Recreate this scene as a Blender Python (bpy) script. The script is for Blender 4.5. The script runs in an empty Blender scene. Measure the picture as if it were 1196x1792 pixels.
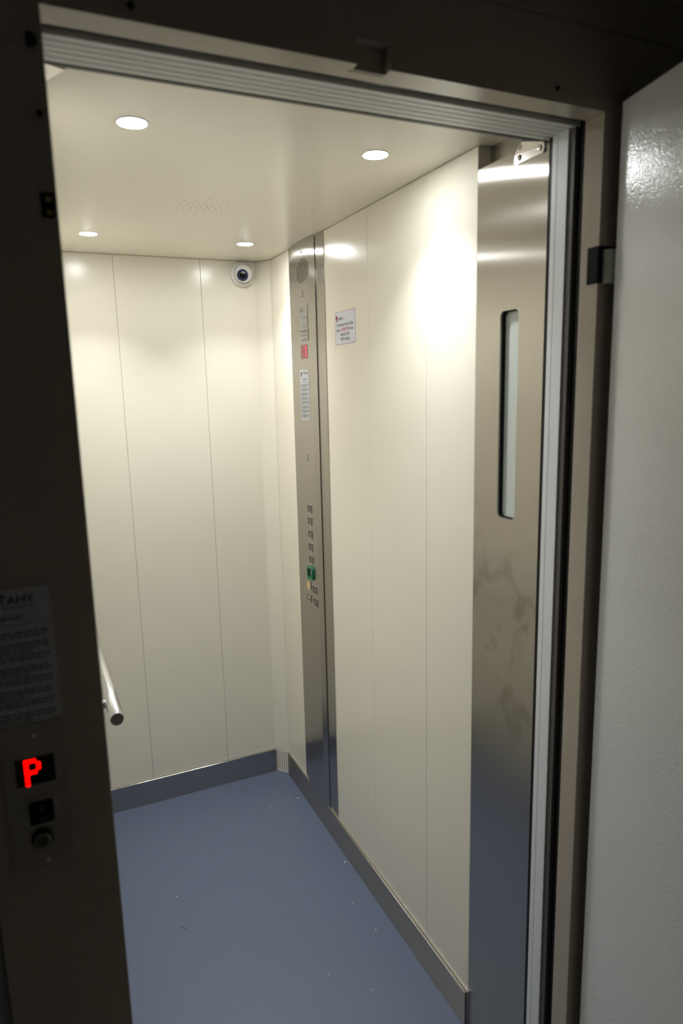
import bpy, bmesh, math, random
from mathutils import Vector, Matrix
random.seed(7)
S = bpy.context.scene
COL = S.collection

# ------------------------------------------------------------------ camera
R_ = Vector((0.90881, -0.41658, -0.02298)); U_ = Vector((0.09552, 0.15413, 0.98342)); F_ = Vector((0.40613, 0.89594, -0.17987))
cd = bpy.data.cameras.new('camera'); cam = bpy.data.objects.new('camera', cd); COL.objects.link(cam)
cam.matrix_world = Matrix(((R_.x, U_.x, -F_.x, -0.8609), (R_.y, U_.y, -F_.y, 0.0), (R_.z, U_.z, -F_.z, 1.5861), (0, 0, 0, 1)))
cd.sensor_fit = 'VERTICAL'; cd.sensor_height = 36.0; cd.sensor_width = 24.0
cd.lens = 1192.73 / 1792 * 36.0
cd.clip_start = 0.02
cd.dof.use_dof = True; cd.dof.focus_distance = 2.0; cd.dof.aperture_fstop = 3.2
S.camera = cam

# ------------------------------------------------------------------ world, exposure
w = bpy.data.worlds.new('world'); S.world = w; w.use_nodes = True
w.node_tree.nodes['Background'].inputs[0].default_value = (0, 0, 0, 1)
w.node_tree.nodes['Background'].inputs[1].default_value = 0.0
S.view_settings.view_transform = 'Standard'; S.view_settings.look = 'None'
S.view_settings.gamma = 1.0; S.view_settings.use_curve_mapping = False
S.view_settings.exposure = 0.27
LAMP_W = 1.3          # watts of each ceiling downlight
LAMP_COL = (0.955, 0.985, 1.0)

# ------------------------------------------------------------------ key dimensions (metres)
H = 2.05; XL = -0.81; XR = 0.0; YB = 2.535; YE = 1.2045   # car: ceiling, left, right, back wall, end of the side walls
YF = 0.87; YR = 0.911; YC = 0.863                          # landing frame: stop face, rear edge, cladding face
OL = -0.807; OR = -0.003; OT = 1.9965                      # clear opening of the landing frame

# ------------------------------------------------------------------ materials
def mat(name, col, rough=0.5, metal=0.0, spec=0.5, emit=None, estr=0.0, bump=None, aniso=None, mottle=None, coat=0.0):
    m = bpy.data.materials.new(name); m.use_nodes = True
    nt = m.node_tree; b = nt.nodes['Principled BSDF']
    b.inputs['Base Color'].default_value = (*col, 1); b.inputs['Roughness'].default_value = rough
    b.inputs['Metallic'].default_value = metal; b.inputs['Specular IOR Level'].default_value = spec
    b.inputs['Coat Weight'].default_value = coat
    if emit: b.inputs['Emission Color'].default_value = (*emit, 1); b.inputs['Emission Strength'].default_value = estr
    geo = nt.nodes.new('ShaderNodeNewGeometry')
    if bump:       # (scale, strength, distance)
        n = nt.nodes.new('ShaderNodeTexNoise'); n.inputs['Scale'].default_value = bump[0]; n.inputs['Detail'].default_value = 2
        bp = nt.nodes.new('ShaderNodeBump'); bp.inputs['Strength'].default_value = bump[1]; bp.inputs['Distance'].default_value = bump[2]
        nt.links.new(geo.outputs['Position'], n.inputs['Vector']); nt.links.new(n.outputs['Fac'], bp.inputs['Height'])
        nt.links.new(bp.outputs['Normal'], b.inputs['Normal'])
    if bump and coat:
        nt.links.new(bp.outputs['Normal'], b.inputs['Coat Normal']); b.inputs['Coat Roughness'].default_value = 0.22; b.inputs['Coat IOR'].default_value = 1.6
    if mottle:     # (scale, lo colour, hi colour)
        n = nt.nodes.new('ShaderNodeTexNoise'); n.inputs['Scale'].default_value = mottle[0]; n.inputs['Detail'].default_value = 5
        r = nt.nodes.new('ShaderNodeValToRGB'); r.color_ramp.elements[0].position = 0.35; r.color_ramp.elements[1].position = 0.65
        r.color_ramp.elements[0].color = (*mottle[1], 1); r.color_ramp.elements[1].color = (*mottle[2], 1)
        nt.links.new(geo.outputs['Position'], n.inputs['Vector']); nt.links.new(n.outputs['Fac'], r.inputs['Fac'])
        nt.links.new(r.outputs['Color'], b.inputs['Base Color'])
    if aniso:
        b.inputs['Anisotropic'].default_value = aniso[0]; b.inputs['Anisotropic Rotation'].default_value = aniso[1]
        t = nt.nodes.new('ShaderNodeTangent'); t.direction_type = 'RADIAL'; t.axis = 'Z'
        nt.links.new(t.outputs['Tangent'], b.inputs['Tangent'])
    return m

def brushed(name, col, rough, smudge=False, rot=0.0):
    """vertically brushed stainless steel: fine vertical grain, optional hand marks"""
    m = mat(name, col, rough, 1.0, aniso=(1.0, rot)); nt = m.node_tree; b = nt.nodes['Principled BSDF']
    geo = nt.nodes.new('ShaderNodeNewGeometry'); mp = nt.nodes.new('ShaderNodeMapping')
    mp.inputs['Scale'].default_value = (900, 900, 4.0)
    n = nt.nodes.new('ShaderNodeTexNoise'); n.inputs['Scale'].default_value = 1.0; n.inputs['Detail'].default_value = 3
    nt.links.new(geo.outputs['Position'], mp.inputs['Vector']); nt.links.new(mp.outputs['Vector'], n.inputs['Vector'])
    mr = nt.nodes.new('ShaderNodeMapRange'); mr.inputs['To Min'].default_value = rough - 0.02; mr.inputs['To Max'].default_value = rough + 0.03
    nt.links.new(n.outputs['Fac'], mr.inputs['Value'])
    nt.links.new(mr.outputs['Result'], b.inputs['Roughness'])
    r = nt.nodes.new('ShaderNodeValToRGB'); r.color_ramp.elements[0].position = 0.3; r.color_ramp.elements[1].position = 0.7
    r.color_ramp.elements[0].color = (*[c * 0.95 for c in col], 1); r.color_ramp.elements[1].color = (*col, 1)
    nt.links.new(n.outputs['Fac'], r.inputs['Fac'])
    out = r.outputs['Color']
    if smudge:     # greasy hand marks with blobby shapes, between knee and window height
        n2 = nt.nodes.new('ShaderNodeTexNoise'); n2.inputs['Scale'].default_value = 9; n2.inputs['Detail'].default_value = 4; n2.inputs['Distortion'].default_value = 0.6
        nt.links.new(geo.outputs['Position'], n2.inputs['Vector'])
        r2 = nt.nodes.new('ShaderNodeValToRGB'); r2.color_ramp.elements[0].position = 0.52; r2.color_ramp.elements[1].position = 0.60
        r2.color_ramp.elements[0].color = (0, 0, 0, 1); r2.color_ramp.elements[1].color = (1, 1, 1, 1)
        nt.links.new(n2.outputs['Fac'], r2.inputs['Fac'])
        sx = nt.nodes.new('ShaderNodeSeparateXYZ'); nt.links.new(geo.outputs['Position'], sx.inputs['Vector'])
        r3 = nt.nodes.new('ShaderNodeValToRGB')
        e = r3.color_ramp.elements; e[0].position = 0.40; e[0].color = (0, 0, 0, 1); e[1].position = 0.47; e[1].color = (1, 1, 1, 1)
        e2 = e.new(0.60); e2.color = (1, 1, 1, 1); e3 = e.new(0.67); e3.color = (0, 0, 0, 1)
        dv = nt.nodes.new('ShaderNodeMath'); dv.operation = 'DIVIDE'; dv.inputs[1].default_value = 2.0
        nt.links.new(sx.outputs['Z'], dv.inputs[0]); nt.links.new(dv.outputs[0], r3.inputs['Fac'])
        ml = nt.nodes.new('ShaderNodeMath'); ml.operation = 'MULTIPLY'
        nt.links.new(r2.outputs['Color'], ml.inputs[0]); nt.links.new(r3.outputs['Color'], ml.inputs[1])
        ms = nt.nodes.new('ShaderNodeMath'); ms.operation = 'MULTIPLY'; ms.inputs[1].default_value = 0.38
        nt.links.new(ml.outputs[0], ms.inputs[0])
        mx = nt.nodes.new('ShaderNodeMix'); mx.data_type = 'RGBA'
        mx.inputs['B'].default_value = (0.22, 0.19, 0.15, 1)
        nt.links.new(ms.outputs[0], mx.inputs['Factor']); nt.links.new(out, mx.inputs['A']); out = mx.outputs['Result']
    nt.links.new(out, b.inputs['Base Color'])
    return m

CREAM = mat('cream_coated_steel', (0.87, 0.825, 0.705), 0.19, bump=(420, 1.0, 0.00018))
CEILM = mat('cream_ceiling_steel', (0.87, 0.825, 0.705), 0.24, bump=(420, 1.0, 0.00008))
STEEL = brushed('brushed_stainless', (0.50, 0.475, 0.44), 0.20)
SKIRT = brushed('brushed_stainless_skirting', (0.50, 0.475, 0.44), 0.30, False, 0.25)
LEAFM = brushed('brushed_stainless_leaf', (0.50, 0.475, 0.44), 0.19, True)
CHROME = mat('bright_steel', (0.72, 0.70, 0.67), 0.22, 1.0)
POLISH = mat('polished_tube', (0.66, 0.66, 0.67), 0.20, 1.0)
ALU = mat('grey_aluminium', (0.74, 0.75, 0.72), 0.45, 0.1)
ALUW = mat('pale_anodised_aluminium', (0.82, 0.84, 0.88), 0.40, 0.1)
TAUPE = mat('taupe_powder_coat', (0.46, 0.405, 0.335), 0.20, bump=(260, 1.0, 0.00025))
DOORG = mat('grey_textured_door_paint', (0.70, 0.71, 0.70), 0.16, spec=1.0, bump=(250, 1.0, 0.00052))
RUBBER = mat('black_rubber', (0.012, 0.012, 0.014), 0.40, spec=0.25)
DARKG = mat('dark_grey_seal', (0.10, 0.09, 0.085), 0.45)
BLACK = mat('matte_black', (0.006, 0.006, 0.007), 0.6, spec=0.1)
FLOORM = mat('blue_grey_rubber_floor', (0.2, 0.22, 0.28), 0.38, bump=(900, 0.2, 0.0005),
             mottle=(700, (0.090, 0.113, 0.174), (0.146, 0.177, 0.255)))
WHITEP = mat('white_plastic', (0.80, 0.79, 0.76), 0.30)
LENSM = mat('camera_glass', (0.01, 0.011, 0.016), 0.30, spec=0.3)
LEDB = mat('infrared_diode', (0.10, 0.14, 0.42), 0.15)
PAPER = mat('white_sticker', (0.72, 0.73, 0.80), 0.45)
PAPERG = mat('grey_print_foil', (0.42, 0.42, 0.43), 0.45)
INK = mat('black_ink', (0.03, 0.03, 0.035), 0.5)
INKG = mat('grey_ink', (0.14, 0.14, 0.16), 0.5)
REDI = mat('red_ink', (0.55, 0.02, 0.06), 0.5)
PINK = mat('magenta_ink', (0.55, 0.10, 0.30), 0.5)
ENGR = mat('engraved_plate', (0.44, 0.43, 0.40), 0.30, 1.0)
FROST = mat('frosted_glass', (0.60, 0.65, 0.61), 0.18)
LAMPM = mat('lamp_lens', (0.9, 0.9, 0.9), 0.4, emit=(0.955, 0.985, 1.0), estr=140.0)
REDLED = mat('red_led', (0.6, 0.0, 0.0), 0.4, emit=(1.0, 0.0003, 0.0), estr=4.0)
REDLED2 = mat('red_led_car', (0.6, 0.02, 0.03), 0.4, emit=(1.0, 0.03, 0.06), estr=1.6)
REDWIN = mat('red_display_window', (0.020, 0.001, 0.001), 0.25)
REDWIN2 = mat('red_display_window_car', (0.19, 0.045, 0.05), 0.30)
GREEN = mat('green_button_ring', (0.004, 0.17, 0.07), 0.30)
YELLOW = mat('yellow_button', (0.80, 0.55, 0.06), 0.35)
BTN = mat('dark_button_face', (0.055, 0.05, 0.045), 0.35)
BTNTXT = mat('pale_button_print', (0.62, 0.60, 0.56), 0.4)
BRASS = mat('brass_screw', (0.42, 0.31, 0.12), 0.35, 0.9)
PLASTER = mat('grey_landing_plaster', (0.30, 0.33, 0.36), 0.8)
LWALL = mat('landing_paint', (0.74, 0.72, 0.67), 0.8)
LFLOOR = mat('landing_floor_tile', (0.22, 0.20, 0.18), 0.6)
CRUMB = mat('pale_crumb', (0.62, 0.55, 0.42), 0.8)
CRUMBW = mat('white_crumb', (0.80, 0.80, 0.78), 0.8)
HAIR = mat('dark_fibre', (0.03, 0.03, 0.03), 0.8)
GREYP = mat('grey_hinge_paint', (0.58, 0.57, 0.50), 0.35)
GASK = mat('panel_backing', (0.87, 0.825, 0.705), 0.6)

# ------------------------------------------------------------------ object helpers (all shapes are given in world metres)
ROOT = {}
def rootloc(o):
    while o.parent: o = o.parent
    return ROOT[o.name]

def put(name, bm, m, parent=None, smooth=False):
    me = bpy.data.meshes.new(name)
    bmesh.ops.recalc_face_normals(bm, faces=bm.faces)
    if parent is not None: L = rootloc(parent)
    else:
        xs = [v.co for v in bm.verts]
        L = Vector(((min(v.x for v in xs) + max(v.x for v in xs)) / 2, (min(v.y for v in xs) + max(v.y for v in xs)) / 2, min(v.z for v in xs)))
    bmesh.ops.translate(bm, verts=bm.verts, vec=-L)
    bm.to_mesh(me); bm.free()
    me.materials.append(m)
    if smooth:
        for p in me.polygons: p.use_smooth = True
    o = bpy.data.objects.new(name, me); COL.objects.link(o)
    if parent is not None: o.parent = parent
    else: o.location = L; ROOT[o.name] = L
    return o

def thing(name, loc, label, cat, group=None):
    o = bpy.data.objects.new(name, None); COL.objects.link(o); o.location = loc; o.empty_display_size = 0.05
    ROOT[o.name] = Vector(loc)
    return tag(o, label, cat, group)

def tag(o, label, cat, group=None):
    o['label'] = label; o['category'] = cat
    if group: o['group'] = group
    return o

def struct(o, label=None):
    o['kind'] = 'structure'
    if label: o['label'] = label
    return o

def sroot(name, loc, label=None):
    o = bpy.data.objects.new(name, None); COL.objects.link(o); o.location = loc; o.empty_display_size = 0.05
    ROOT[o.name] = Vector(loc); return struct(o, label)

def b_box(bm, x0, x1, y0, y1, z0, z1, bev=0.0, seg=2):
    r = bmesh.ops.create_cube(bm, size=1.0); vs = r['verts']
    for v in vs:
        v.co = Vector(((x0 + x1) / 2 + v.co.x * (x1 - x0), (y0 + y1) / 2 + v.co.y * (y1 - y0), (z0 + z1) / 2 + v.co.z * (z1 - z0)))
    if bev > 0:
        es = list({e for v in vs for e in v.link_edges})
        bmesh.ops.bevel(bm, geom=es, offset=bev, segments=seg, affect='EDGES', profile=0.5)

def box(name, x0, x1, y0, y1, z0, z1, m, parent=None, bev=0.0, seg=2):
    bm = bmesh.new(); b_box(bm, x0, x1, y0, y1, z0, z1, bev, seg); return put(name, bm, m, parent)

def boxes(name, lst, m, parent=None, bev=0.0):
    bm = bmesh.new()
    for t in lst: b_box(bm, *t, bev)
    return put(name, bm, m, parent)

def frame_axes(d):
    d = Vector(d).normalized(); a = Vector((0, 0, 1)) if abs(d.z) < 0.9 else Vector((1, 0, 0))
    x = a.cross(d).normalized(); y = d.cross(x); return x, y, d

def b_lathe(bm, origin, d, prof, n=32, cap=True):
    """prof: list of (radius, distance along d)"""
    x, y, d = frame_axes(d); o = Vector(origin); rings = []
    for r, h in prof:
        rings.append([bm.verts.new(o + d * h + (x * math.cos(2 * math.pi * i / n) + y * math.sin(2 * math.pi * i / n)) * max(r, 1e-5)) for i in range(n)])
    for a, b in zip(rings, rings[1:]):
        for i in range(n): bm.faces.new((a[i], a[(i + 1) % n], b[(i + 1) % n], b[i]))
    if cap:
        bm.faces.new(rings[0][::-1]); bm.faces.new(rings[-1])

def lathe(name, origin, d, prof, m, parent=None, n=32, smooth=False):
    bm = bmesh.new(); b_lathe(bm, origin, d, prof, n); return put(name, bm, m, parent, smooth)

def tube(name, p0, p1, r, m, parent=None, n=24, bev=0.0):
    p0, p1 = Vector(p0), Vector(p1); L = (p1 - p0).length
    pr = [(r - bev, 0), (r, bev), (r, L - bev), (r - bev, L)] if bev else [(r, 0), (r, L)]
    o = lathe(name, p0, p1 - p0, pr, m, parent, n)
    for p in o.data.polygons: p.use_smooth = len(p.vertices) == 4
    return o

def prism(name, pts, d, m, parent=None, bev_edges=None, bev=0.0, seg=3):
    """extrude the polygon pts (3-D, planar) along vector d"""
    bm = bmesh.new(); a = [bm.verts.new(Vector(p)) for p in pts]; b = [bm.verts.new(Vector(p) + Vector(d)) for p in pts]
    n = len(pts); bm.faces.new(a); bm.faces.new(b[::-1])
    for i in range(n): bm.faces.new((a[i], b[i], b[(i + 1) % n], a[(i + 1) % n]))
    if bev_edges is not None:
        es = [bm.edges.get((a[i], a[(i + 1) % n])) for i in bev_edges]
        bmesh.ops.bevel(bm, geom=es, offset=bev, segments=seg, affect='EDGES', profile=0.5)
    return put(name, bm, m, parent)

def rrect(w, h, r, n=5):
    pts = []
    for cx, cy, a0 in ((w / 2 - r, h / 2 - r, 0), (-w / 2 + r, h / 2 - r, 90), (-w / 2 + r, -h / 2 + r, 180), (w / 2 - r, -h / 2 + r, 270)):
        for i in range(n + 1):
            a = math.radians(a0 + 90 * i / n); pts.append((cx + r * math.cos(a), cy + r * math.sin(a)))
    return pts

def plate(name, c, right, up, w, h, r, t, m, parent=None):
    """rounded plate centred at c (back face), thickness t along right x up"""
    right, up = Vector(right), Vector(up); nrm = right.cross(up); c = Vector(c)
    return prism(name, [c + right * a + up * b for a, b in rrect(w, h, r)], nrm * t, m, parent)

def ring_plate(name, c, right, up, w, h, r, wi, hi, ri, t, m, parent=None):
    right, up = Vector(right), Vector(up); nrm = right.cross(up); c = Vector(c)
    bm = bmesh.new(); n = len(rrect(w, h, r)); L = []
    for (ww, hh, rr, k) in ((w, h, r, 0), (w, h, r, t), (wi, hi, ri, t), (wi, hi, ri, 0)):
        L.append([bm.verts.new(c + right * a + up * b + nrm * k) for a, b in rrect(ww, hh, rr)])
    for j in range(4):
        a, b = L[j], L[(j + 1) % 4]
        for i in range(n): bm.faces.new((a[i], a[(i + 1) % n], b[(i + 1) % n], b[i]))
    return put(name, bm, m, parent)

def quads(name, cs, right, up, w, h, t, m, parent=None, stuff=False):
    """many small raised rectangles joined to one mesh: cs = centres, or (centre, w, h)"""
    right, up = Vector(right), Vector(up); nrm = right.cross(up); bm = bmesh.new()
    for c in cs:
        if len(c) == 3 and not isinstance(c[0], float) and hasattr(c[0], '__len__'): c, ww, hh = c
        else: ww, hh = w, h
        c = Vector(c)
        lo = [bm.verts.new(c + right * sx * ww / 2 + up * sy * hh / 2) for sx, sy in ((-1, -1), (1, -1), (1, 1), (-1, 1))]
        hi = [bm.verts.new(v.co + nrm * t) for v in lo]
        bm.faces.new(hi)
        for i in range(4): bm.faces.new((lo[i], lo[(i + 1) % 4], hi[(i + 1) % 4], hi[i]))
    o = put(name, bm, m, parent)
    if stuff: o['kind'] = 'stuff'
    return o

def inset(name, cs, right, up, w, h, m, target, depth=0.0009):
    """real slots cut into target, with black inserts standing in for the shade inside them"""
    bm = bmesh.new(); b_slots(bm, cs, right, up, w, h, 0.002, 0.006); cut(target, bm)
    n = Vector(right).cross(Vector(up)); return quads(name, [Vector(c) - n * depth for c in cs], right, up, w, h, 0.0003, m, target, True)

def text(name, s, size, c, right, up, m, parent, align='CENTER', sx=1.0, shear=0.0, t=0.0003, bold=0.0):
    """flat print: converted to a mesh lying on the surface at c"""
    cu = bpy.data.curves.new('print', 'FONT'); cu.body = s; cu.size = size; cu.align_x = align; cu.align_y = 'CENTER'; cu.shear = shear
    cu.offset = bold; cu.resolution_u = 3
    to = bpy.data.objects.new('print', cu); COL.objects.link(to)
    dg = bpy.context.evaluated_depsgraph_get(); dg.update()
    me = bpy.data.meshes.new_from_object(to.evaluated_get(dg))
    right, up = Vector(right), Vector(up); nrm = right.cross(up); c = Vector(c); L = rootloc(parent)
    for v in me.vertices: v.co = c + right * v.co.x * sx + up * v.co.y + nrm * t - L
    bpy.data.objects.remove(to); bpy.data.curves.remove(cu)
    me.materials.clear(); me.materials.append(m); me.name = name
    o = bpy.data.objects.new(name, me); COL.objects.link(o); o.parent = parent
    return o

def lines(cx, z0, dz, rows, right, up, origin_fn, width):
    """positions of word-like dashes for print too small to read: rows of words"""
    out = []
    for k in range(rows):
        x = -width / 2; end = width / 2 if (k % 3) != 2 else width * random.uniform(-0.1, 0.3)
        while x < end - 0.002:
            ww = min(random.uniform(0.0035, 0.011), end - x); out.append((origin_fn(cx + x + ww / 2, z0 - k * dz), ww)); x += ww + 0.0016
    return out

def cut(o, bm):
    """cut real openings into mesh object o; bm holds the closed cutters in world metres"""
    bmesh.ops.recalc_face_normals(bm, faces=bm.faces); bmesh.ops.translate(bm, verts=bm.verts, vec=-rootloc(o))
    me = bpy.data.meshes.new('cutter'); bm.to_mesh(me); bm.free()
    c = bpy.data.objects.new('cutter', me); COL.objects.link(c)
    root = o
    while root.parent: root = root.parent
    c.location = ROOT[root.name]
    md = o.modifiers.new('cut', 'BOOLEAN'); md.object = c; md.operation = 'DIFFERENCE'; md.solver = 'EXACT'
    dg = bpy.context.evaluated_depsgraph_get(); dg.update()
    new = bpy.data.meshes.new_from_object(o.evaluated_get(dg)); o.modifiers.clear()
    if len(new.polygons) > len(o.data.polygons): o.data = new
    bpy.data.objects.remove(c)

def b_slots(bm, cs, right, up, w, h, front, back):
    right, up = Vector(right), Vector(up); nrm = right.cross(up)
    for c in cs:
        c = Vector(c); L = [[bm.verts.new(c + right * sx * w / 2 + up * sy * h / 2 + nrm * k) for sx, sy in ((-1, -1), (1, -1), (1, 1), (-1, 1))] for k in (front, -back)]
        bm.faces.new(L[0]); bm.faces.new(L[1][::-1])
        for i in range(4): bm.faces.new((L[0][i], L[1][i], L[1][(i + 1) % 4], L[0][(i + 1) % 4]))

# ================================================================== THE CAR: shell
struct(box('floor', XL - 0.04, 0.04, 0.925, YB + 0.03, -0.03, 0.0, FLOORM))
ceil = struct(box('ceiling', XL - 0.04, 0.04, 1.005, YB + 0.03, H, H + 0.03, CEILM))
HOLES = [(-0.47, 1.774), (-0.456, 1.789), (-0.462, 1.817), (-0.442, 1.801), (-0.498, 1.842), (-0.477, 1.842), (-0.458, 1.841), (-0.444, 1.824), (-0.462, 1.866), (-0.444, 1.858), (-0.438, 1.841), (-0.47, 1.907), (-0.455, 1.893), (-0.442, 1.878), (-0.427, 1.864), (-0.426, 1.85), (-0.427, 1.898), (-0.42, 1.881), (-0.403, 1.931), (-0.403, 1.912), (-0.402, 1.893), (-0.402, 1.874), (-0.402, 1.855), (-0.402, 1.841), (-0.403, 1.825), (-0.403, 1.805), (-0.403, 1.785), (-0.403, 1.765), (-0.403, 1.744), (-0.428, 1.78), (-0.42, 1.798), (-0.412, 1.817), (-0.428, 1.815), (-0.426, 1.83), (-0.418, 1.84), (-0.413, 1.829), (-0.413, 1.85), (-0.412, 1.862), (-0.393, 1.862), (-0.392, 1.851), (-0.385, 1.881), (-0.378, 1.898), (-0.387, 1.84), (-0.391, 1.831), (-0.393, 1.816), (-0.377, 1.865), (-0.379, 1.85), (-0.379, 1.83), (-0.378, 1.814), (-0.385, 1.798), (-0.378, 1.78), (-0.363, 1.877), (-0.349, 1.889), (-0.335, 1.904), (-0.361, 1.857), (-0.367, 1.84), (-0.36, 1.822), (-0.363, 1.801), (-0.349, 1.786), (-0.342, 1.814), (-0.348, 1.839), (-0.342, 1.863), (-0.327, 1.838), (-0.335, 1.771), (-0.307, 1.839)]
bm = bmesh.new()
for x, y in HOLES: b_lathe(bm, (x, y, H + 0.012), (0, 0, -1), [(0.0021, 0), (0.0021, 0.014)], 10)
cut(ceil, bm)
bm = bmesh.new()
for x, y in HOLES: b_lathe(bm, (x, y, H + 0.012), (0, 0, -1), [(0.0021, 0), (0.0021, 0.0116)], 10)  # black plugs put the darkness of the holes into colour
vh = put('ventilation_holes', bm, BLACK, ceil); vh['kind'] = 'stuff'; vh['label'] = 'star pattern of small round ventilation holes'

G = 0.0006    # half of the joint between two wall panels
def wall_x(name, x, sgn, ys, z0=0.0, z1=H):
    """side wall: backing plus one steel panel per interval; sgn +1 = the wall lies towards +x"""
    r = struct(box(name, min(x + sgn * 0.004, x + sgn * 0.03), max(x + sgn * 0.004, x + sgn * 0.03), ys[0][0], ys[-1][1], z0, z1, GASK))
    for a, b in ys:
        box('wall_panel', min(x, x + sgn * 0.005), max(x, x + sgn * 0.005), a + G, b - G, z0, z1 - 0.0015, CREAM, r, 0.0006, 1)
    return r
wr = wall_x('wall_right', XR, 1, [(YE, 1.3994), (1.3994, 1.6963), (1.6963, 1.985)])
wall_x('wall_right_rear', XR, 1, [(2.281, YB)])
box('wall_backing', XR + 0.004, XR + 0.03, 1.985, 2.281, 0, H, GASK, wr)
box('wall_return', XR, XR + 0.0297, YE - 0.0012, YE, 0, H - 0.0015, CREAM, wr)
wl = wall_x('wall_left', XL, -1, [(YE, 1.3994), (1.3994, 1.6963), (1.6963, 1.9932), (1.9932, 2.2901), (2.2901, YB)])
box('wall_return', XL - 0.0297, XL, YE - 0.0012, YE, 0, H - 0.0015, CREAM, wl)
wb = struct(box('wall_back', XL - 0.03, XR + 0.03, YB + 0.004, YB + 0.03, 0, H, GASK))
for a, b in ((XL, -0.5459), (-0.5459, -0.2464), (-0.2464, XR)):
    box('wall_panel', a + G, b - G, YB, YB + 0.005, 0, H - 0.0015, CREAM, wb, 0.0006, 1)
# recess beside the folded door leaves, between the side walls and the front of the car
wfr = struct(box('wall_front_right', XR + 0.029, XR + 0.045, 0.925, YE, 0, H, STEEL))
wfl = struct(box('wall_front_left', XL - 0.045, XL - 0.029, 0.925, YE, 0, H, STEEL))

# chamfered corner post with the perforated foot
PA, PB = Vector((-0.0441, YB, 0)), Vector((0.0, 2.4785, 0))
post = prism('trim_corner', [(PA.x, PA.y, 0), (PB.x - 0.004, PB.y + 0.005, 0), (PB.x - 0.0005, PB.y + 0.002, 0), (0.0, YB, 0)], (0, 0, H - 0.0015), CREAM)
struct(post)
pd = (PB - PA).normalized(); pn = Vector((-pd.y, pd.x, 0)); pn = pn if pn.dot(Vector((-1, -1, 0))) > 0 else -pn
pr = pd if pd.cross(Vector((0, 0, 1))).dot(pn) > 0 else -pd
holes = []
for i in range(5):
    for j in range(11):
        p = PA + (PB + Vector((-0.004, 0.005, 0)) - PA) * ((i + 0.9) / 5.9); holes.append((p.x, p.y, 0.012 + j * 0.0076))
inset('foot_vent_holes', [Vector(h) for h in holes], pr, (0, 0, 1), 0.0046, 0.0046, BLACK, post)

# skirting
SK = 0.009; SH = 0.0988
struct(box('baseboard_right', XR - SK, XR, YE + 0.001, 2.4785, 0, SH, SKIRT, None, 0.0007, 1))
struct(box('baseboard_back', XL + SK, PA.x, YB - SK, YB, 0, SH, STEEL, None, 0.0007, 1))
struct(box('baseboard_left', XL, XL + SK, YE + 0.001, YB - 0.0005, 0, SH, SKIRT, None, 0.0007, 1))

# car door header: ribbed aluminium track and dark lips
hd = sroot('trim_header', (-0.4, 0.97, 2.0), 'ribbed grey aluminium door track across the top of the car opening')
box('track_body', XL - 0.03, 0.03, 0.938, 1.012, 2.003, 2.12, ALU, hd)
for i in range(5):
    y = 0.9385 + i * 0.0147
    box('track_rib', XL - 0.028, 0.028, y, y + 0.0132, 1.9985, 2.0035, ALU, hd, 0.0008, 2)
box('track_lip', XL - 0.028, 0.028, 1.0125, 1.022, 1.998, 2.06, DARKG, hd, 0.001, 1)
box('shaft_gap_seal', XL - 0.03, 0.03, YR, 0.9375, 2.012, 2.12, RUBBER, hd)
tube('seal_bead', (XL, 0.930, 2.010), (0.0, 0.930, 2.010), 0.006, DARKG, hd)

# car jambs (pale extrusion with a joint, dark seal towards the landing)
for nm, x, s in (('trim_jamb_right', XR, 1), ('trim_jamb_left', XL, -1)):
    j = sroot(nm, (x, 0.96, 0))
    def bx(n, a, b, y0, y1, z0, z1, m, bev=0.0):
        return box(n, min(x + s * a, x + s * b), max(x + s * a, x + s * b), y0, y1, z0, z1, m, j, bev)
    bx('jamb_strip', 0.0, 0.030, 0.9772, 0.9895, 0, 1.9985, ALUW, 0.0006)
    bx('jamb_strip', 0.0, 0.030, 0.9515, 0.9764, 0, 1.9985, ALUW, 0.0006)
    bx('jamb_back', 0.003, 0.030, 0.9385, 0.9513, 0, 1.9985, DARKG, 0.001)
    bx('gap_seal', 0.012, 0.030, YR, 0.9385, 0, 2.02, RUBBER)
    tube('seal_bead', (x + s * 0.013, 0.918, 0), (x + s * 0.013, 0.918, 2.0), 0.006, RUBBER, j)

# ================================================================== folding car doors
def rounded_leaf(name, x0, x1, y0, y1, z0, z1, wy, wz, ww, wh, wr_, m, parent):
    bm = bmesh.new(); loops = []
    outer = [(y0, z0), (y1, z0), (y1, z1), (y0, z1)]; inner = [(wy + a, wz + b) for a, b in rrect(ww, wh, wr_, 6)]
    fr = []
    for x in (x0, x1):
        vo = [bm.verts.new((x, a, b)) for a, b in outer]; vi = [bm.verts.new((x, a, b)) for a, b in inner]
        es = [bm.edges.new((L[i], L[(i + 1) % len(L)])) for L in (vo, vi) for i in range(len(L))]
        bmesh.ops.triangle_fill(bm, use_beauty=True, edges=es); fr.append((vo, vi))
    for k in (0, 1):
        a, b = fr[0][k], fr[1][k]
        for i in range(len(a)): bm.faces.new((a[i], a[(i + 1) % len(a)], b[(i + 1) % len(a)], b[i]))
    return put(name, bm, m, parent)

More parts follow.
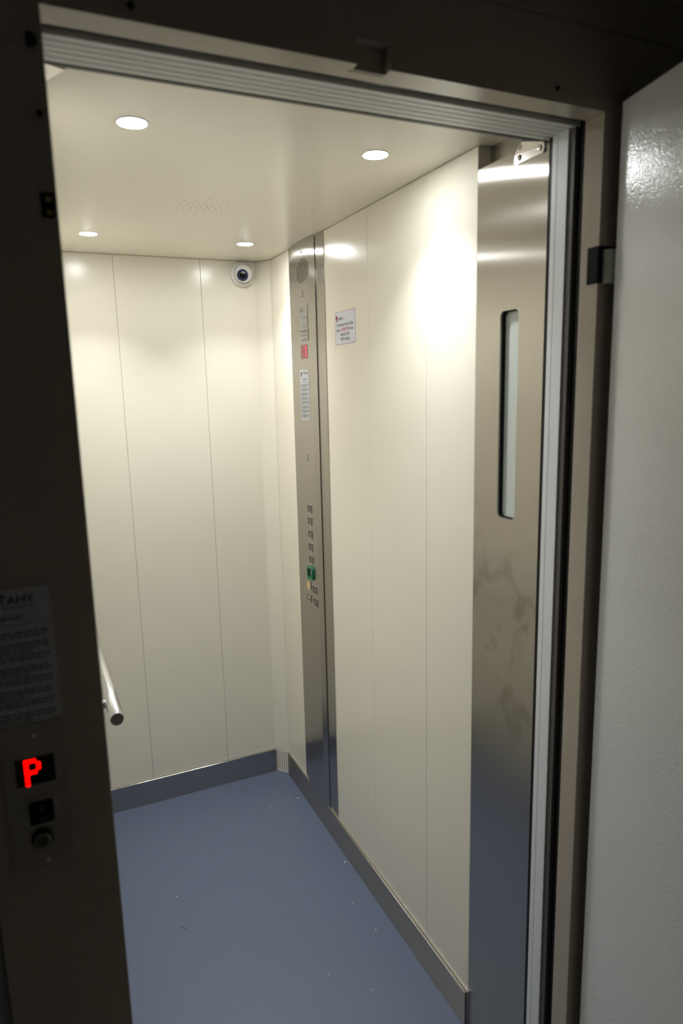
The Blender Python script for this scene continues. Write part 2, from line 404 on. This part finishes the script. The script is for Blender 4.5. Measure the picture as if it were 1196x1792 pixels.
def car_door(name, x, s, label):
    d = sroot(name, (x + s * 0.012, 1.1, 0.004), label)
    xa, xb = sorted((x, x + s * 0.024))
    leaf = rounded_leaf('door_leaf', xa, xb, 0.9975, YE - 0.0015, 0.004, 2.004, 1.0965, 1.521, 0.056, 0.407, 0.0115, LEAFM, d)
    plate('window_pane', (x + s * 0.0135, 1.0965, 1.521), (0, -s, 0), (0, 0, 1), 0.060, 0.411, 0.012, 0.0015, FROST, leaf)
    ring_plate('window_gasket', (x + s * 0.0125, 1.0965, 1.521), (0, -s, 0), (0, 0, 1), 0.0565, 0.4075, 0.0117, 0.0525, 0.4035, 0.0100, 0.007, RUBBER, leaf)
    box('edge_seal', min(x + s * 0.001, x + s * 0.02), max(x + s * 0.001, x + s * 0.02), 0.9900, 0.9975, 0.004, 2.0, RUBBER, d)
    hb = plate('hanger_bracket', (x - s * 0.0003, 1.047, 1.9885), (0, -s, 0), (0, 0, 1), 0.080, 0.019, 0.006, 0.003, CHROME, d)
    for yy in (1.018, 1.073):
        lathe('screw', (x - s * 0.003, yy, 1.9885), (-s, 0, 0), [(0.0052, 0), (0.0052, 0.001), (0.0036, 0.0026), (0.0018, 0.003), (0.0018, 0.0015)], CHROME, hb, 16)
    prism('hanger_tab', [(x - s * 0.001, 1.012, 1.9975), (x - s * 0.037, 1.026, 1.9975), (x - s * 0.004, 1.088, 1.9975)], (0, 0, 0.003), CHROME, hb)
    return d
car_door('door_2', XR, 1, 'brushed stainless folding car door leaf with narrow vertical window, beside the cream wall')
car_door('door_3', XL, -1, 'brushed stainless folding car door leaf on the handrail side')

# ================================================================== car fittings
LAMPS = [(-0.166, 1.325, 'round recessed downlight in the ceiling near the stainless folding door leaf'),
         (-0.645, 1.325, 'round recessed downlight in the ceiling above the near end of the handrail'),
         (-0.166, 2.240, 'round recessed downlight in the ceiling beside the dome camera and operating panel'),
         (-0.645, 2.240, 'round recessed downlight in the ceiling in the rear corner above the handrail')]
for x, y, lab in LAMPS:
    t = thing('downlight', (x, y, H), lab, 'ceiling light', 'ceiling downlights')
    lathe('rim', (x, y, H + 0.001), (0, 0, -1), [(0.0285, 0), (0.0285, 0.0018), (0.0272, 0.0026), (0.0250, 0.0026), (0.0250, 0.0)], WHITEP, t, 40)
    lathe('lens', (x, y, H + 0.001), (0, 0, -1), [(0.0249, 0), (0.0249, 0.0022), (0.020, 0.0031), (0.012, 0.0036), (0.004, 0.0038)], LAMPM, t, 40, True)
    ld = bpy.data.lights.new('lamp_light', 'AREA'); ld.shape = 'DISK'; ld.size = 0.046; ld.energy = LAMP_W; ld.color = LAMP_COL; ld.spread = math.radians(100)
    lo = bpy.data.objects.new('lamp_light', ld); COL.objects.link(lo); lo.parent = t; lo.location = (0, 0, -0.0045)

# handrail on the left wall
t = thing('handrail', (-0.745, 1.5, 0.88), 'round polished steel handrail on the side wall left of the back wall', 'handrail')
tube('rail', (-0.745, 1.478, 0.88), (-0.745, 2.40, 0.88), 0.0152, POLISH, t, 32, 0.0008)
for yy in (1.572, 2.30):
    tube('bracket', (-0.745, yy, 0.879), (XL + 0.004, yy, 0.879), 0.0110, POLISH, t)
    lathe('wall_flange', (XL, yy, 0.879), (1, 0, 0), [(0.024, 0), (0.024, 0.004), (0.021, 0.006)], POLISH, t)
lathe('end_cap', (-0.745, 1.4785, 0.88), (0, -1, 0), [(0.0148, 0), (0.0148, 0.0012), (0.0135, 0.002)], POLISH, t)

# dome security camera
cx, cz = -0.0935, 2.0015
t = thing('security_camera', (cx, YB, cz - 0.043), 'small white dome security camera in the top rear corner', 'camera')
lathe('base', (cx, YB, cz), (0, -1, 0), [(0.0435, 0), (0.0435, 0.010), (0.041, 0.016), (0.037, 0.021), (0.0345, 0.0225), (0.0335, 0.0215), (0.032, 0.012)], WHITEP, t, 48, True)
bc = Vector((cx + 0.002, YB - 0.020, cz + 0.0015)); aim = Vector((-0.36, -0.90, -0.20)).normalized()
bm = bmesh.new(); bmesh.ops.create_uvsphere(bm, u_segments=32, v_segments=20, radius=0.0325)
bmesh.ops.translate(bm, verts=bm.verts, vec=bc); put('eyeball', bm, WHITEP, t, True)
lathe('gap_shade_ring', (cx, YB - 0.0130, cz), (0, -1, 0), [(0.034, 0), (0.034, 0.003)], BLACK, t, 40)  # black ring stands in for the shade between eyeball and base
cowl = lathe('cowl', bc, aim, [(0.0310, 0.006), (0.0318, 0.018), (0.0305, 0.0290), (0.0292, 0.0300), (0.0280, 0.0285), (0.0215, 0.0265)], WHITEP, t, 48, True)
hx, hy, hz = frame_axes(aim)
fc = bc + aim * 0.027 - Vector((0.0015, 0, 0.004))
face = lathe('lens_ring', fc, aim, [(0.0240, -0.004), (0.0240, 0.004), (0.0228, 0.0052), (0.0210, 0.0046), (0.0205, 0.002)], WHITEP, t, 40, True)
glass = lathe('lens_glass', fc, aim, [(0.0206, 0.0), (0.0206, 0.0028), (0.0085, 0.0030)], LENSM, t, 40)
lathe('lens', fc, aim, [(0.0095, 0.0028), (0.0095, 0.0036), (0.0080, 0.0040)], BLACK, glass, 24)
for k in range(14):
    a = 2 * math.pi * (k + 0.5) / 14; rr = 0.0163
    p = fc + aim * 0.0026 + (hx * math.cos(a) + hy * math.sin(a)) * rr
    lathe('infrared_led', p, aim, [(0.0021, 0), (0.0021, 0.0008), (0.0012, 0.0018)], LEDB, glass, 10, True)

# sticker on the right wall
RT, UP = Vector((0, -1, 0)), Vector((0, 0, 1))      # reading direction on the right wall
cy_, cz_ = 1.8437, 1.757
t = thing('service_sticker', (-0.0003, cy_, 1.7095), 'white rectangular service sticker with red logo on the cream side wall', 'sticker')
sx_ = -0.0004
sh = plate('sheet', (0.0, cy_, cz_), RT, UP, 0.139, 0.0945, 0.003, 0.0006, PAPER, t)
for z in (cz_ + 0.0465, cz_ - 0.0465): quads('border_line', [Vector((-0.0006, cy_, z))], RT, UP, 0.135, 0.0009, 0.0002, PINK, sh)
for y in (cy_ + 0.0688, cy_ - 0.0688): quads('border_line', [Vector((-0.0006, y, cz_))], RT, UP, 0.0007, 0.0925, 0.0002, PINK, sh)
P = lambda dx, dz: Vector((-0.0007, cy_ - dx, cz_ + dz))
quads('logo_mark', [P(-0.0575, 0.031), (P(-0.0535, 0.0285), 0.004, 0.012), (P(-0.0565, 0.0215), 0.009, 0.004)], RT, UP, 0.011, 0.010, 0.0002, REDI, sh)
text('logo_lettering', 'Ladder', 0.0135, P(-0.050, 0.0265), RT, UP, INK, sh, 'LEFT', 0.9, 0.35)
text('logo_suffix', 's.r.o.', 0.007, P(-0.012, 0.0255), RT, UP, INKG, sh, 'LEFT')
text('lettering', 'V prípade poruchy výťahu', 0.0115, P(0, 0.009), RT, UP, INKG, sh, 'CENTER', 0.98)
text('lettering', 'volajte', 0.0115, P(-0.0625, -0.0055), RT, UP, INKG, sh, 'LEFT')
text('red_lettering', 'NONSTOP', 0.0125, P(-0.0245, -0.0055), RT, UP, REDI, sh, 'LEFT', 0.85)
text('lettering', 'službu', 0.0115, P(0.0275, -0.0055), RT, UP, INKG, sh, 'LEFT')
text('telephone_number', '0903 257 229', 0.0115, P(0, -0.0200), RT, UP, INK, sh, 'CENTER', 0.95)
text('telephone_number', '0903 130 503', 0.0115, P(0, -0.0330), RT, UP, INK, sh, 'CENTER', 0.95)

# ------------------------------------------------------------------ car operating panel
XF = -0.0115          # face of the cover
t = thing('operating_panel', (XR, 2.133, SH), 'tall brushed stainless car operating panel set in the cream wall, floor buttons in a column', 'control panel')
for a, b in ((2.2325, 2.2825), (1.9835, 2.0475)): box('side_strip', -0.0022, 0.004, a, b, SH, H - 0.0015, STEEL, t, 0.0004, 1)
cov = prism('cover', [(0.002, 2.2325, SH), (XF + 0.001, 2.2325, SH), (XF, 2.2310, SH), (XF, 2.0790, SH), (-0.0050, 2.0500, SH), (0.002, 2.0500, SH)], (0, 0, H - 0.0015 - SH), STEEL, t)
def F(y, z, d=0.0): return Vector((XF - d, y, z))
sl = []
for i in range(6):                     # slotted loudspeaker grille, corners left out
    for j in range(14):
        if i in (0, 5) and not 3 <= j <= 11: continue
        if i in (1, 4) and not 1 <= j <= 13: continue
        sl.append(F(2.178 - i * 0.0165, 1.9905 - j * 0.0052 + 0.001 * i))
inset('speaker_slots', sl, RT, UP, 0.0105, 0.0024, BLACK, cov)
lathe('panel_lock', F(2.140, 2.0150), (-1, 0, 0), [(0.0035, 0), (0.0035, 0.0012), (0.0012, 0.0012), (0.0012, 0.0004)], INK, cov, 14)
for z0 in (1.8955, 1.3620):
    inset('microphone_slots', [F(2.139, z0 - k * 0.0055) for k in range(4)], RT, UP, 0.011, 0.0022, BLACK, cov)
# rating plate
pl = plate('rating_plate', F(2.136, 1.796), RT, UP, 0.069, 0.118, 0.001, 0.0014, ENGR, cov)
def PP(dx, z): return F(2.136 - dx, z, 0.0015)
quads('logo_mark', [(PP(-0.020, 1.8375), 0.006, 0.013), (PP(-0.0165, 1.832), 0.004, 0.006)], RT, UP, 0.01, 0.01, 0.0002, INK, pl)
text('lettering', 'Ladder', 0.0105, PP(-0.013, 1.835), RT, UP, INK, pl, 'LEFT', 0.9, 0.35)
text('lettering', 'výrobca výťahu', 0.0042, PP(0.0, 1.8245), RT, UP, INKG, pl)
for z, s_ in ((1.8115, 'TYP VÝŤAHU'), (1.7845, 'VÝR. ČÍSLO'), (1.7385 + 0.0035, 'ROK')):
    q_ = quads('print_bar', [PP(0.002, z)], RT, UP, 0.046, 0.0085, 0.0002, INKG, pl)
    text('lettering', s_, 0.0056, PP(0.002, z) + Vector((-0.0003, 0, 0)), RT, UP, ENGR, pl)
text('lettering', '0450', 0.0065, PP(0.002, 1.7985), RT, UP, INKG, pl)
text('lettering', 'Nosnosť 450 kg', 0.0105, PP(0.002, 1.7695), RT, UP, INK, pl, 'CENTER', 0.82)
text('lettering', 'Max. 6 osôb', 0.0098, PP(0.002, 1.7560), RT, UP, INK, pl, 'CENTER', 0.85)
# red display
dp = plate('display', F(2.1415, 1.704), RT, UP, 0.056, 0.0445, 0.003, 0.0008, REDWIN2, cov)
bm = bmesh.new()
for i, j in [(0, k) for k in range(7)] + [(1, 1), (1, 3), (1, 5), (-1, 0), (-1, 6)]:
    b_lathe(bm, F(2.1225 - 0.0 + i * 0.0042 * -1, 1.7190 - j * 0.0050, 0.0008), (-1, 0, 0), [(0.0017, 0), (0.0017, 0.0004)], 10)
put('display_digit', bm, REDLED2, dp)
# printed rules strip
st = plate('rules_strip', F(2.145, 1.5630), RT, UP, 0.077, 0.166, 0.001, 0.0006, PAPERG, cov)
def PS(dx, z): return F(2.145 - dx, z, 0.0007)
quads('logo_mark', [(PS(-0.029, 1.634), 0.006, 0.012), (PS(-0.026, 1.629), 0.004, 0.014)], RT, UP, .01, .01, 0.0002, INK, st)
text('lettering', 'VÝŤAHY', 0.0125, PS(0.006, 1.6345), RT, UP, INK, st, 'CENTER', 0.95)
text('lettering', 'NÁVOD', 0.0085, PS(0.0, 1.6150), RT, UP, INK, st)
text('lettering', 'na používanie výťahu', 0.0055, PS(0.0, 1.6075), RT, UP, INKG, st)
wds = []
for blk in range(8):
    wds += lines(0, 1.5985 - blk * 0.0142, 0.0037, 3, RT, UP, PS, 0.062)
quads('small_print', [(c, w_, 0.0017) for c, w_ in wds], RT, UP, 0.01, 0.002, 0.0002, INKG, st, True)
lathe('screw', F(2.140, 1.4528), (-1, 0, 0), [(0.0016, 0), (0.0016, 0.0006)], INKG, cov, 10)
# push buttons
def button(y, z, label, face=BTN, tm=BTNTXT, ring=None, size=0.0155, w=0.034, h=0.0315):
    bz = ring_plate('button', F(y, z), RT, UP, w, h, 0.003, w - 0.005, h - 0.005, 0.002, 0.0022, CHROME, cov)
    plate('button_face', F(y, z), RT, UP, w - 0.0052, h - 0.0052, 0.002, 0.0014, face, bz)
    if label: text('button_symbol', label, size, F(y, z, 0.0016), RT, UP, tm, bz, 'CENTER', 1.0, 0.0)
    if ring: ring_plate('green_ring', F(y, z), RT, UP, w + 0.014, h + 0.014, 0.009, w + 0.001, h + 0.001, 0.004, 0.0075, GREEN, bz)
    return bz
for s_, z in (('5', 1.1808), ('4', 1.1367), ('3', 1.0911), ('2', 1.0455), ('1', 1.0005)):
    b_ = button(2.1375, z, s_, size=0.017)
    quads('braille_dots', [F(2.1375 - 0.006 + 0.004 * (k % 4), z - 0.0085 - 0.003 * (k // 4), 0.0014) for k in range(6)], RT, UP, 0.0018, 0.0014, 0.0004, BTNTXT, b_, True)
button(2.139, 0.9520, 'P', ring=True, size=0.018)
b_ = button(2.1650, 0.9030, None, YELLOW)
bell = F(2.1650, 0.905, 0.0016)
def bellshape(c, m, p):
    bm = bmesh.new(); pts = [(-0.007, -0.005), (0.007, -0.005), (0.0055, -0.002), (0.0048, 0.004), (0.0015, 0.0075), (-0.0015, 0.0075), (-0.0048, 0.004), (-0.0055, -0.002)]
    bm.faces.new([bm.verts.new(c + RT * a + UP * b) for a, b in pts]); return put('bell_symbol', bm, m, p)
bellshape(bell, PAPER, b_); quads('button_print', [(F(2.165, 0.8945, 0.0016), 0.016, 0.0018)], RT, UP, 0.01, 0.01, 0.0002, PAPER, b_)
button(2.1130, 0.8990, '<|>', size=0.012)
b_ = button(2.1635, 0.8565, None)
bellshape(F(2.1635, 0.8590, 0.0016), BTNTXT, b_); quads('button_print', [(F(2.1635, 0.8475, 0.0016), 0.016, 0.0025)], RT, UP, 0.01, 0.01, 0.0002, BTNTXT, b_)
button(2.1070, 0.8555, '>|<', size=0.012)

# crumbs and fibres lying on the floor
for k, (x, y, sz, m, lab) in enumerate([(-0.198, 2.452, 0.004, HAIR, 0), (-0.148, 2.294, 0.0035, CRUMB, 0), (-0.088, 2.185, 0.003, CRUMB, 0), (-0.035, 2.30, 0.005, CRUMB, 0), (-0.024, 1.885, 0.0042, CRUMBW, 0),
                              (-0.066, 1.578, 0.004, CRUMB, 0), (-0.255, 1.496, 0.003, CRUMBW, 0), (-0.574, 1.977, 0.004, CRUMB, 0), (-0.083, 1.703, 0.0032, CRUMBW, 0), (-0.17, 1.401, 0.003, CRUMB, 0)]):
    bm = bmesh.new(); bmesh.ops.create_icosphere(bm, subdivisions=1, radius=sz)
    for v in bm.verts: v.co = Vector((v.co.x * random.uniform(0.5, 1.1), v.co.y * random.uniform(0.4, 0.9), v.co.z * 0.35))
    zmin = min(v.co.z for v in bm.verts); bmesh.ops.translate(bm, verts=bm.verts, vec=(x, y, -zmin - 0.0002))
    tag(put('floor_crumb', bm, m), {'pale_crumb': 'tiny tan crumb of litter lying on the blue-grey car floor', 'white_crumb': 'tiny white crumb of litter lying on the blue-grey car floor', 'dark_fibre': 'tiny dark crumb on the car floor in front of the back skirting'}[m.name], 'crumb', 'crumbs on the car floor')
tag(prism('floor_fibre', [(-0.588, 1.852, -0.0002), (-0.582, 1.842, -0.0002), (-0.574, 1.834, -0.0002), (-0.5755, 1.8335, -0.0002), (-0.5835, 1.8415, -0.0002), (-0.5895, 1.8515, -0.0002)], (0, 0, 0.0009), HAIR),
    'short dark fibre lying on the blue-grey car floor', 'fibre')

# ================================================================== LANDING: frame, cladding, door
CT = 2.030; CL = -0.829; CR = 0.078; SEAM = 2.1035
NX0, NX1, NZ, NY = -0.4292, -0.3808, 2.027, 0.8867         # latch pocket cut into the header corner
fr = sroot('trim_door_frame', (-0.405, 0.89, 0.0), 'taupe powder-coated steel landing door frame')
head = boxes('frame_header', [(CL, NX0, YF, YR, OT, CT + 0.002), (NX1, CR, YF, YR, OT, CT + 0.002), (NX0, NX1, NY, YR, OT, CT + 0.002), (NX0, NX1, YF, NY, NZ, CT + 0.002)], TAUPE, fr)
box('frame_jamb', OR, CR, YF, YR, 0, OT, TAUPE, fr, 0.0012, 2)
box('frame_jamb', CL, OL, YF, YR, 0, OT, TAUPE, fr, 0.0012, 2)
pk = box('latch_pocket', NX0, NX1, NY - 0.0012, NY, OT, NZ, TAUPE, fr)
prism('pocket_lip', [(NX0 - 0.003, NY - 0.001, OT + 0.004), (NX1, NY - 0.001, OT + 0.004), (NX1 - 0.002, NY + 0.003, OT - 0.0008), (NX0 - 0.005, NY + 0.003, OT - 0.0008)], (0, 0.0012, 0), TAUPE, pk)
for x, z, r in ((-0.8199, 1.9592, 0.0076), (-0.8166, 1.8866, 0.0036), (-0.7119, 2.0119, 0.0042), (-0.0984, 2.0150, 0.0030)):
    lathe('rubber_buffer', (x, YF + 0.0005, z), (0, -1, 0), [(r, 0), (r, 0.003), (r * 0.8, 0.0042)], RUBBER, fr, 20)
cpl = plate('contact_plate', (-0.8175, YF + 0.0003, 1.793), (1, 0, 0), UP, 0.0145, 0.027, 0.0012, 0.0022, BLACK, fr)
for z in (1.7995, 1.7855): lathe('brass_screw', (-0.8165, YF - 0.0018, z), (0, -1, 0), [(0.0032, 0), (0.0032, 0.0006), (0.0022, 0.0013)], BRASS, cpl, 14)

cl = prism('wall_front_cladding', [(-0.952, YC, 0), (-0.952, YC, SEAM), (1.2, YC, SEAM), (1.2, YC, 0), (CR, YC, 0), (CR, YC, CT), (CL, YC, CT), (CL, YC, 0)], (0, 0.05, 0), TAUPE, None, [4, 5, 6], 0.0045, 5)
struct(cl)
struct(box('wall_front_upper', -2.2, 1.2, YC, YC + 0.05, SEAM + 0.0016, 2.75, TAUPE, None, 0.0012, 2))
struct(box('wall_front_side', -2.2, -0.9535, YC + 0.004, YC + 0.05, 0, SEAM + 0.0016, PLASTER))
lathe('screw_head', (-0.844, YC + 0.0005, 1.9474), (0, -1, 0), [(0.0042, 0), (0.0042, 0.0008), (0.003, 0.0016)], ENGR, cl, 16)

# landing door, standing open
A = Vector((0.0149, 0.8520, 0)); dd = Vector((-math.sin(math.radians(12.6)), -math.cos(math.radians(12.6)), 0)); nn = Vector((-dd.y, dd.x, 0)); nn = nn if nn.x > 0 else -nn
B = A + dd * 0.84
d1 = sroot('door_1', ((A.x + B.x) / 2, (A.y + B.y) / 2, 0.01), 'light grey textured steel landing door standing open')
A3 = Vector((A.x, A.y, 0.01)); B3 = Vector((B.x, B.y, 0.01))
prism('door_leaf', [A3, B3, B3 + nn * 0.038, A3 + nn * 0.038], (0, 0, 1.9960), DOORG, d1)
hg = boxes('hinge', [(OR - 0.0018, OR + 0.001, YF - 0.0015, 0.8935, 1.7420, 1.7993), (OR - 0.0018, 0.0335, YF - 0.0018, YF + 0.001, 1.7420, 1.7993)], BLACK, d1, 0.0004)
pts = [(0.0035, 0.8695), (0.0038, 0.8660), (0.0065, 0.8605), (0.0110, 0.8565), (0.0170, 0.8530), (0.0300, 0.8505), (0.0300, 0.8695)]
prism('hinge_arm', [(a, b, 1.7415) for a, b in pts], (0, 0, 0.0515), GREYP, hg)

# call station and notice on the cladding
RX = Vector((1, 0, 0))
def C(x, z, d=0.0): return Vector((x, YC - d, z))
t = thing('call_station', (-0.8925, YC, 0.995), 'grey steel landing call station with red P display, button and key switch', 'call panel')
bp_ = plate('back_plate', C(-0.8925, 1.0935), RX, UP, 0.0725, 0.197, 0.001, 0.002, mat('matt_steel_plate', (0.50, 0.475, 0.44), 0.4, 1.0), t)
dw = plate('display', C(-0.8931, 1.1300, 0.002), RX, UP, 0.0442, 0.0362, 0.001, 0.0006, REDWIN, t)
GL = ['1110', '1001', '1001', '1110', '1000', '1000', '1000']
bm = bmesh.new()
for j, row in enumerate(GL):
    for i, c_ in enumerate(row):
        if c_ == '1': b_lathe(bm, C(-0.9030 + i * 0.0046, 1.1440 - j * 0.0050, 0.0026), (0, -1, 0), [(0.0023, 0), (0.0023, 0.0004)], 12)
put('display_digit', bm, REDLED, dw)
bz = ring_plate('call_button', C(-0.8914, 1.0750, 0.002), RX, UP, 0.0335, 0.0365, 0.004, 0.0285, 0.0315, 0.003, 0.003, CHROME, t)
plate('button_face', C(-0.8914, 1.0750, 0.002), RX, UP, 0.0285, 0.0315, 0.003, 0.0022, BLACK, bz)
text('button_symbol', 'P', 0.0135, C(-0.8900, 1.0790, 0.0044), RX, UP, INKG, bz)
quads('braille_dots', [C(-0.8930 + 0.0035 * (k % 3), 1.0670 - 0.0032 * (k // 3), 0.0042) for k in range(6) if k != 1], RX, UP, 0.0016, 0.0016, 0.0004, INKG, bz, True)
ks = lathe('key_switch', C(-0.8935, 1.0385, 0.002), (0, -1, 0), [(0.0130, 0), (0.0130, 0.004), (0.0115, 0.0065), (0.0108, 0.0065)], RUBBER, t, 32)
lathe('switch_ring', C(-0.8935, 1.0385, 0.0085), (0, -1, 0), [(0.0098, 0), (0.0098, 0.0022), (0.0088, 0.0030), (0.0072, 0.0030), (0.0068, 0.0012)], mat('switch_ring_metal', (0.36, 0.34, 0.26), 0.35, 0.8), ks, 32)
lathe('switch_core', C(-0.8935, 1.0385, 0.0085), (0, -1, 0), [(0.0066, 0), (0.0066, 0.0014)], mat('switch_core_metal', (0.12, 0.12, 0.13), 0.35, 0.7), ks, 24)
for x, z in ((-0.892, 1.1760), (-0.8905, 1.0065)): lathe('plate_screw', C(x, z, 0.0019), (0, -1, 0), [(0.0028, 0), (0.0028, 0.0006), (0.0018, 0.0014)], CHROME, t, 14)

t = thing('paper_notice', (-0.9025, YC, 1.194), 'white printed paper notice taped above the landing call station', 'notice')
sh = box('sheet', -0.9485, -0.8567, YC - 0.0024, YC + 0.0004, 1.1945, 1.3628, mat('paper_sheet', (0.62, 0.60, 0.66), 0.6), t)
def N(dx, z): return C(-0.9025 + dx, z, 0.0025)
text('lettering', 'VÝŤAHY', 0.0135, N(0.0, 1.3490), RX, UP, INK, sh, 'CENTER', 1.1, 0.0, 0.0003, 0.0003)
quads('small_print', [(N(0.0, 1.3405), 0.06, 0.0012)], RX, UP, .01, .01, 0.0002, INKG, sh, True)
text('lettering', 'NÁVOD', 0.0070, N(0.0, 1.3275), RX, UP, INK, sh, 'CENTER', 1.1, 0.0, 0.0003, 0.0002)
text('lettering', 'na používanie výťahu', 0.0062, N(0.0, 1.3195), RX, UP, INKG, sh)
wds = []
for blk in range(8): wds += lines(0, 1.3090 - blk * 0.0145, 0.0046, 2 + blk % 2, RX, UP, N, 0.080)
quads('small_print', [(c, w_, 0.0024) for c, w_ in wds], RX, UP, 0.01, 0.002, 0.0002, INKG, sh, True)

# landing room behind the camera: lit only by what comes out of the car
struct(box('floor_landing', -2.2, 1.2, -1.6, 0.925, -0.03, -0.001, LFLOOR))
struct(box('wall_landing_back', -2.2, 1.2, -1.65, -1.6, 0, 2.75, LWALL))
struct(box('wall_landing_left', -2.25, -2.2, -1.6, YC + 0.05, 0, 2.75, LWALL))
struct(box('ceiling_landing', -2.2, 1.2, -1.6, YC + 0.05, 2.75, 2.8, LWALL))
struct(box('wall_landing_right', 1.2, 1.25, -1.6, YC + 0.05, 0, 2.75, LWALL))
